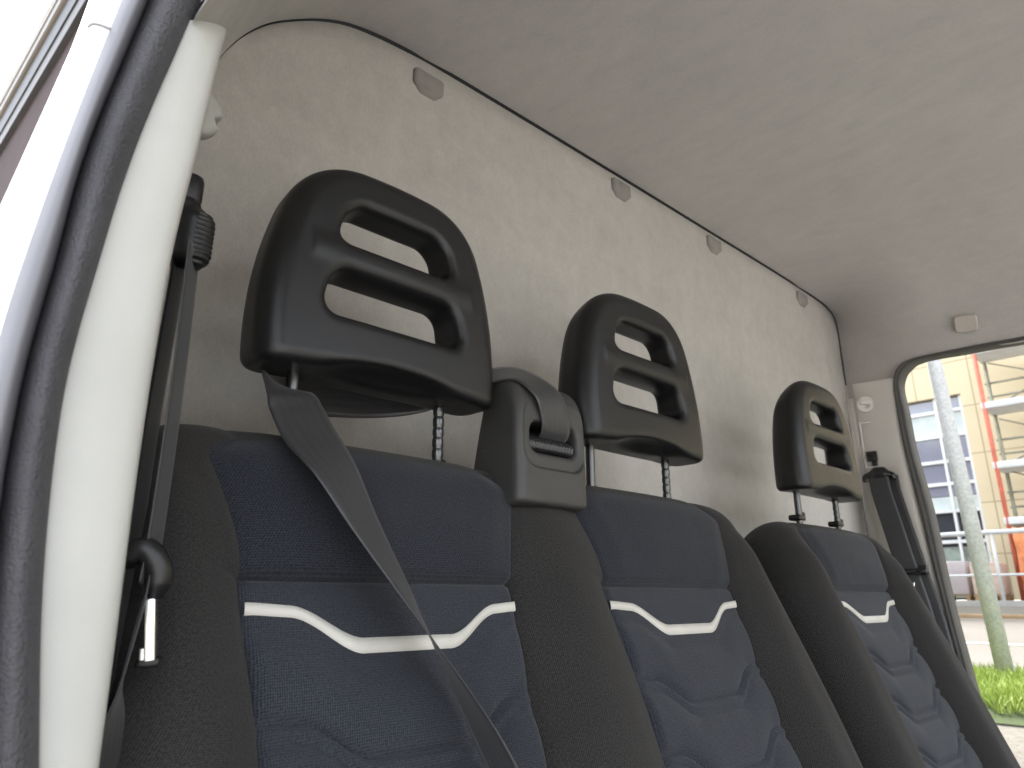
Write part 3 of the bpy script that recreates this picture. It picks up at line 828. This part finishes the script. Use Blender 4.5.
# steel pole in the verge
pa, pb = np.array(atX(1008, 684, 4.95)), np.array(atX(934, 362, 4.95))
pd = (pb-pa)/np.linalg.norm(pb-pa)
sp = thing('steel_pole', 'grey galvanised pole rising from the grass outside the driver window', 'pole', (pa[0], pa[1], 1.0))
t = NT('galvanised'); vo = t.n('ShaderNodeTexVoronoi'); vo.inputs['Scale'].default_value = 55; t.l(t.obj(), vo.inputs['Vector'])
gal = t.done(t.ramp(t.math('ADD', t.math('MULTIPLY', vo.outputs['Distance'], .6), t.math('MULTIPLY', t.noise(t.obj(), 12, 5), .5)), [(.2, (.33, .325, .32)), (.8, (.50, .49, .485))]), None, .6)
v, f = tubeg([pa-pd*.1, pa+pd*1.5, pa+pd*6.5], [.046, .043, .035], 24); obj('shaft', mesh('shaft', v, f), gal, sp)
v, f = tubeg([pa+pd*6.5, pa+pd*6.54], [.039, .034], 24); obj('cap', mesh('cap', v, f), gal, sp)
v, f = tubeg([pa-pd*.02, pa+pd*.03], [.06, .053], 24); obj('foot_collar', mesh('foot_collar', v, f), gal, sp)

# low concrete wall with railing
lw = thing('low_wall', 'low grey concrete wall edging the pavement under the railing', 'wall', (20.4, 6, 1.0))
box('wall_block', (20.4, 6, 1.19), (.35, 60, .40), plain('concrete', (.33, .32, .30), .9, 0, .3, .15, 2), lw, .01)
box('footing', (19.9, 6, 1.03), (.6, 60, .12), plain('dry_soil', (.30, .21, .12), .95, 0, .2, .35, 3), lw, .02)
rl = thing('railing', 'pale metal pedestrian railing on the low concrete wall', 'railing', (20.4, 6, 1.39))
zt, zm = 2.98, 1.98
rm = plain('painted_rail', (.55, .56, .56), .5)
for z, r in ((zt, .06), (zm, .03)):
    v, f = tubeg([(20.4, -6, z), (20.4, 18, z)], r, 10); obj('rail', mesh('rail', v, f), rm, rl)
for y in np.arange(-5.3, 18, 1.42):
    v, f = tubeg([(20.4, y, 1.38), (20.4, y, zt)], .04, 10); obj('post', mesh('post', v, f), rm, rl)

# office building with glazed bays
bd = thing('office_building', 'cream panelled office building with tinted window bays across the street', 'building', (24, 8, 1.38))
t = NT('cream_panels'); o = t.obj(); s_ = t.n('ShaderNodeSeparateXYZ'); t.l(o, s_.inputs[0])
def joint(ax, per, off): 
    q = t.math('ABSOLUTE', t.math('SUBTRACT', t.math('FRACT', t.math('ADD', t.math('DIVIDE', ax, per), off)), .5)); return t.math('LESS_THAN', q, .012)
jt = t.math('MAXIMUM', joint(s_.outputs[1], 1.55, .30), joint(s_.outputs[2], 1.45, .62))
cc = t.ramp(t.noise(o, .7, 5), [(.3, (.70, .58, .38)), (.7, (.76, .64, .43))])
mx = t.n('ShaderNodeMix', data_type='RGBA'); t.l(jt, mx.inputs[0]); t.l(cc, mx.inputs[6]); mx.inputs[7].default_value = (.46, .36, .22, 1)
cream = t.done(mx.outputs[2], None, .7)
Zt = [9.2]
wall_m = cream
# wall as boxes round the glazed bay (bay: y 5.55..9.6, z 1.4..7.42)
BY0, BY1, BZ1 = 5.55, 9.7, 7.42
Vw, Fw = cat([boxg((24.2, (BY0-40)/2+0, 7.4), (.4, 40+BY0, 12.0)), boxg((24.2, (BY0+BY1)/2, (BZ1+13.4)/2), (.4, BY1-BY0-.002, 13.4-BZ1)), boxg((24.2, (BY1+50)/2, 7.4), (.4, 50-BY1, 12.0))])
obj('wall', mesh('wall', Vw, Fw, False), cream, bd)
glass_t = NT('tinted_glass'); glass_b = glass_t.done(glass_t.ramp(glass_t.noise(glass_t.obj(), .35, 4), [(.35, (.24, .25, .31)), (.7, (.44, .46, .52))]), None, .06, Specular_IOR_Level=.9)
pale = plain('pale_panel', (.60, .66, .65), .3)
white = plain('white_frame', (.75, .75, .74), .5)
dark = plain('dark_glass', (.045, .05, .06), .12)
green = NT('plant_reflection_glass'); green_m = green.done(green.ramp(green.noise(green.obj(), 1.6, 5), [(.35, (.12, .15, .12)), (.55, (.35, .40, .36)), (.7, (.10, .22, .08))]), None, .3)  # green blotches painted in as plants reflected by the glass
wn = box('window', (24.26, (BY0+BY1)/2, (1.4+BZ1)/2), (.06, BY1-BY0-.01, BZ1-1.4), dark, bd)
bands = [(7.38, 7.02, glass_b), (6.96, 6.28, pale), (6.16, 5.48, glass_b), (5.40, 4.80, glass_b), (4.72, 4.40, glass_b), (4.38, 3.98, pale), (2.9, 1.45, green_m)]
for z1, z0, m_ in bands:
    for ya, yb in ((BY0+.12, BY0+.72), (BY0+.80, BY0+2.3), (BY0+2.38, BY1-.1)):
        box('pane', (24.215, (ya+yb)/2, (z0+z1)/2), (.03, yb-ya, z1-z0), m_, wn)
for z in (6.99, 6.22, 5.44, 4.76, 3.95, 3.05): box('transom', (24.17, (BY0+BY1)/2, z), (.10, BY1-BY0-.02, .10), white, wn)
for y in (BY0+.06, BY0+.76, BY0+2.34, BY1-.06): box('mullion', (24.165, y, (1.4+BZ1)/2), (.112, .075, BZ1-1.42), white, wn)
# louvred window behind the scaffold
for y0, y1, z0, z1 in ((2.6, 3.55, 7.0, 8.1), (2.4, 3.4, 5.2, 6.1)):
    w2 = box('window', (23.99, (y0+y1)/2, (z0+z1)/2), (.06, y1-y0, z1-z0), white, bd)
    for k in range(5): box('louvre', (23.95, (y0+y1)/2, z0+(k+.5)*(z1-z0)/5), (.05, y1-y0-.16, .10), plain('louvre_grey', (.16, .18, .2), .5), w2)

# scaffold
sf = thing('scaffolding', 'scaffold tower with red uprights and white decks against the cream facade', 'scaffolding', (22.4, 3.5, 1.38))
red = plain('red_paint', (.62, .16, .10), .5, 0, .5, .2, 5); tubem = plain('scaffold_steel', (.30, .29, .22), .5, .3, .5, .25, 4); deckm = plain('deck_alloy', (.62, .63, .62), .5)
for y in (4.62, 1.6, -1.4):
    v, f = tubeg([(22.2, y, 1.38), (22.2, y, 9.9)], .055, 10); obj('upright', mesh('upright', v, f), red, sf)
    v, f = tubeg([(23.2, y-.0, 1.38), (23.2, y, 9.9)], .05, 10); obj('upright', mesh('upright', v, f), tubem, sf)
for z in (3.38, 4.85, 6.5, 8.08):
    box('deck', (22.7, 1.6, z), (1.1, 6.2, .19), deckm, sf, .02)
    for dz in (.45, .85):
        v, f = tubeg([(23.2, -1.5, z+dz), (23.2, 4.7, z+dz)], .032, 8); obj('guard_rail', mesh('guard_rail', v, f), tubem, sf)
    v, f = tubeg([(23.1, 4.6, z+.1), (23.1, 1.6, z+1.5)], .025, 8); obj('brace', mesh('brace', v, f), tubem, sf)
    v, f = tubeg([(23.0, 1.7, z+.1), (23.0, 4.5, z+1.4)], .02, 8); obj('brace', mesh('brace', v, f), tubem, sf)
nx_, nz_ = 30, 14; rows = []
for i in range(nz_): rows.append([(22.1+.05*math.sin(j*.9+i), 4.55-.16*j, 1.5+i*.13) for j in range(nx_)])
obj('debris_net', loft('debris_net', rows), plain('orange_net', (.72, .27, .12), .8, 0, .2, .2, 6), sf)

# brick packs on pallets
t = NT('wrapped_brick'); bt = t.n('ShaderNodeTexBrick'); bt.inputs['Scale'].default_value = 3.2
bt.inputs['Color1'].default_value = (.52, .38, .30, 1); bt.inputs['Color2'].default_value = (.60, .47, .38, 1); bt.inputs['Mortar'].default_value = (.42, .33, .27, 1)
mp = t.n('ShaderNodeMapping'); mp.inputs['Rotation'].default_value = (PI/2, 0, PI/2); t.l(t.obj(), mp.inputs[0]); t.l(mp.outputs[0], bt.inputs['Vector'])
brick = t.done(bt.outputs['Color'], None, .85); wood = plain('pallet_wood', (.33, .22, .12), .8, 0, .3, .3, 6); film = plain('grey_wrap', (.45, .40, .40), .45)
for (x, ya, yb, h, m_, lab) in ((22.0, 5.62, 6.9, .85, film, 'grey wrapped pallet load nearest the window rubber'), (21.6, 4.80, 5.42, .78, brick, 'pink brick pallet load right behind the galvanised pole'), (21.7, 3.3, 4.15, .95, brick, 'pink brick pallet load beneath the scaffold and orange net')):
    p = thing('brick_pallet', lab, 'brick pallet', (x, (ya+yb)/2, 1.38), 'pallet loads behind the railing')
    box('load', (x, (ya+yb)/2, 1.53+h/2), (.9, yb-ya, h), m_, p, .03)
    Vp, Fp = cat([boxg((x, (ya+yb)/2, 1.51), (.95, yb-ya+.04, .035))]+[boxg((x, y, 1.435), (.95, .09, .11)) for y in (ya+.05, (ya+yb)/2, yb-.05)])
    obj('pallet', mesh('pallet', Vp, Fp, False), wood, p)

# building whose long eave shows past the body side, top left
d = np.array([-.061, .998, 0]); lft = np.array([-.998, -.061, 0])
eb = thing('warehouse', 'brown warehouse with long beige eave seen past the white body side', 'building', (.6, 10, 0))
def prism(name, prof_, mat):
    rows = []
    for s in (-4.5, 34.0):
        c = np.array([.68, 10, 0])+d*s
        rows.append([c+lft*a+np.array([0, 0, z]) for a, z in prof_])
    return obj(name, loft(name, rows, True, False, True), mat, eb)
beige = plain('beige_fascia', (.24, .20, .15), .6, 0, .4, .15, .6); line = plain('pale_edge', (.30, .29, .27), .5)
brown = plain('brown_cladding', (.05, .028, .026), .8, 0, .3, .25, .8)
prism('fascia', [(0, 9.52), (0, 8.86), (-.4, 8.86), (-.4, 9.52)], beige)
for z, hgt in ((9.20, .03), (9.0, .02), (8.92, .035)): prism('trim_line', [(.02, z+hgt), (.02, z-hgt), (-.1, z-hgt), (-.1, z+hgt)], line)
prism('gutter', [(-.03, 8.855), (-.03, 8.45), (-.5, 8.45), (-.5, 8.855)], plain('dark_gutter', (.02, .02, .021), .5))
prism('soffit_strip', [(-.05, 8.445), (-.05, 8.17), (-.5, 8.17), (-.5, 8.445)], plain('strip_grey', (.07, .066, .062), .5))
prism('wall', [(-.12, 8.165), (-.12, 0), (-6, 0), (-6, 9.5), (-.12, 9.5)], brown)

# ------------------------------------------------------------------ LIGHT, SKY, CAMERA
w = bpy.data.worlds.new('World'); SC.world = w; w.use_nodes = True
nt = w.node_tree; bg = nt.nodes['Background']
sk = nt.nodes.new('ShaderNodeTexSky'); sk.sky_type = 'NISHITA'; sk.sun_disc = False
EL, AZ = math.radians(52), math.radians(48)      # azimuth measured from +Y (rear) clockwise seen from above
sk.sun_elevation = EL; sk.sun_rotation = AZ; sk.air_density = 1.0; sk.dust_density = 4.0; sk.ozone_density = .6
hs_ = nt.nodes.new('ShaderNodeHueSaturation'); hs_.inputs['Saturation'].default_value = .3   # thin overcast
nt.links.new(sk.outputs[0], hs_.inputs['Color']); nt.links.new(hs_.outputs[0], bg.inputs[0]); bg.inputs[1].default_value = .15
sd = Vector((math.sin(AZ)*math.cos(EL), math.cos(AZ)*math.cos(EL), math.sin(EL)))
sl = bpy.data.lights.new('sun', 'SUN'); sl.energy = 1.2; sl.angle = math.radians(14); sl.color = (1, .97, .93)
so = bpy.data.objects.new('sun', sl); COL.objects.link(so); so.rotation_euler = (-sd).to_track_quat('-Z', 'Y').to_euler(); so.location = (0, -3, 8)

cd = bpy.data.cameras.new('camera'); cam = bpy.data.objects.new('camera', cd); COL.objects.link(cam)
cam.location = CAMP
cam.matrix_world = Matrix(((RT[0], UP[0], -FW[0], CAMP[0]), (RT[1], UP[1], -FW[1], CAMP[1]), (RT[2], UP[2], -FW[2], CAMP[2]), (0, 0, 0, 1)))
cd.sensor_width = 36; cd.lens = F/1024*36; cd.clip_start = .02; cd.clip_end = 2000
cd.dof.use_dof = True; cd.dof.focus_distance = .74; cd.dof.aperture_fstop = 11
SC.camera = cam
SC.view_settings.view_transform = 'Standard'; SC.view_settings.look = 'None'; SC.view_settings.gamma = 1
SC.view_settings.exposure = 2.85
SC.cycles.use_denoising = True
SC.cycles.max_bounces = 10; SC.cycles.diffuse_bounces = 6
SC.cycles.sample_clamp_indirect = 8
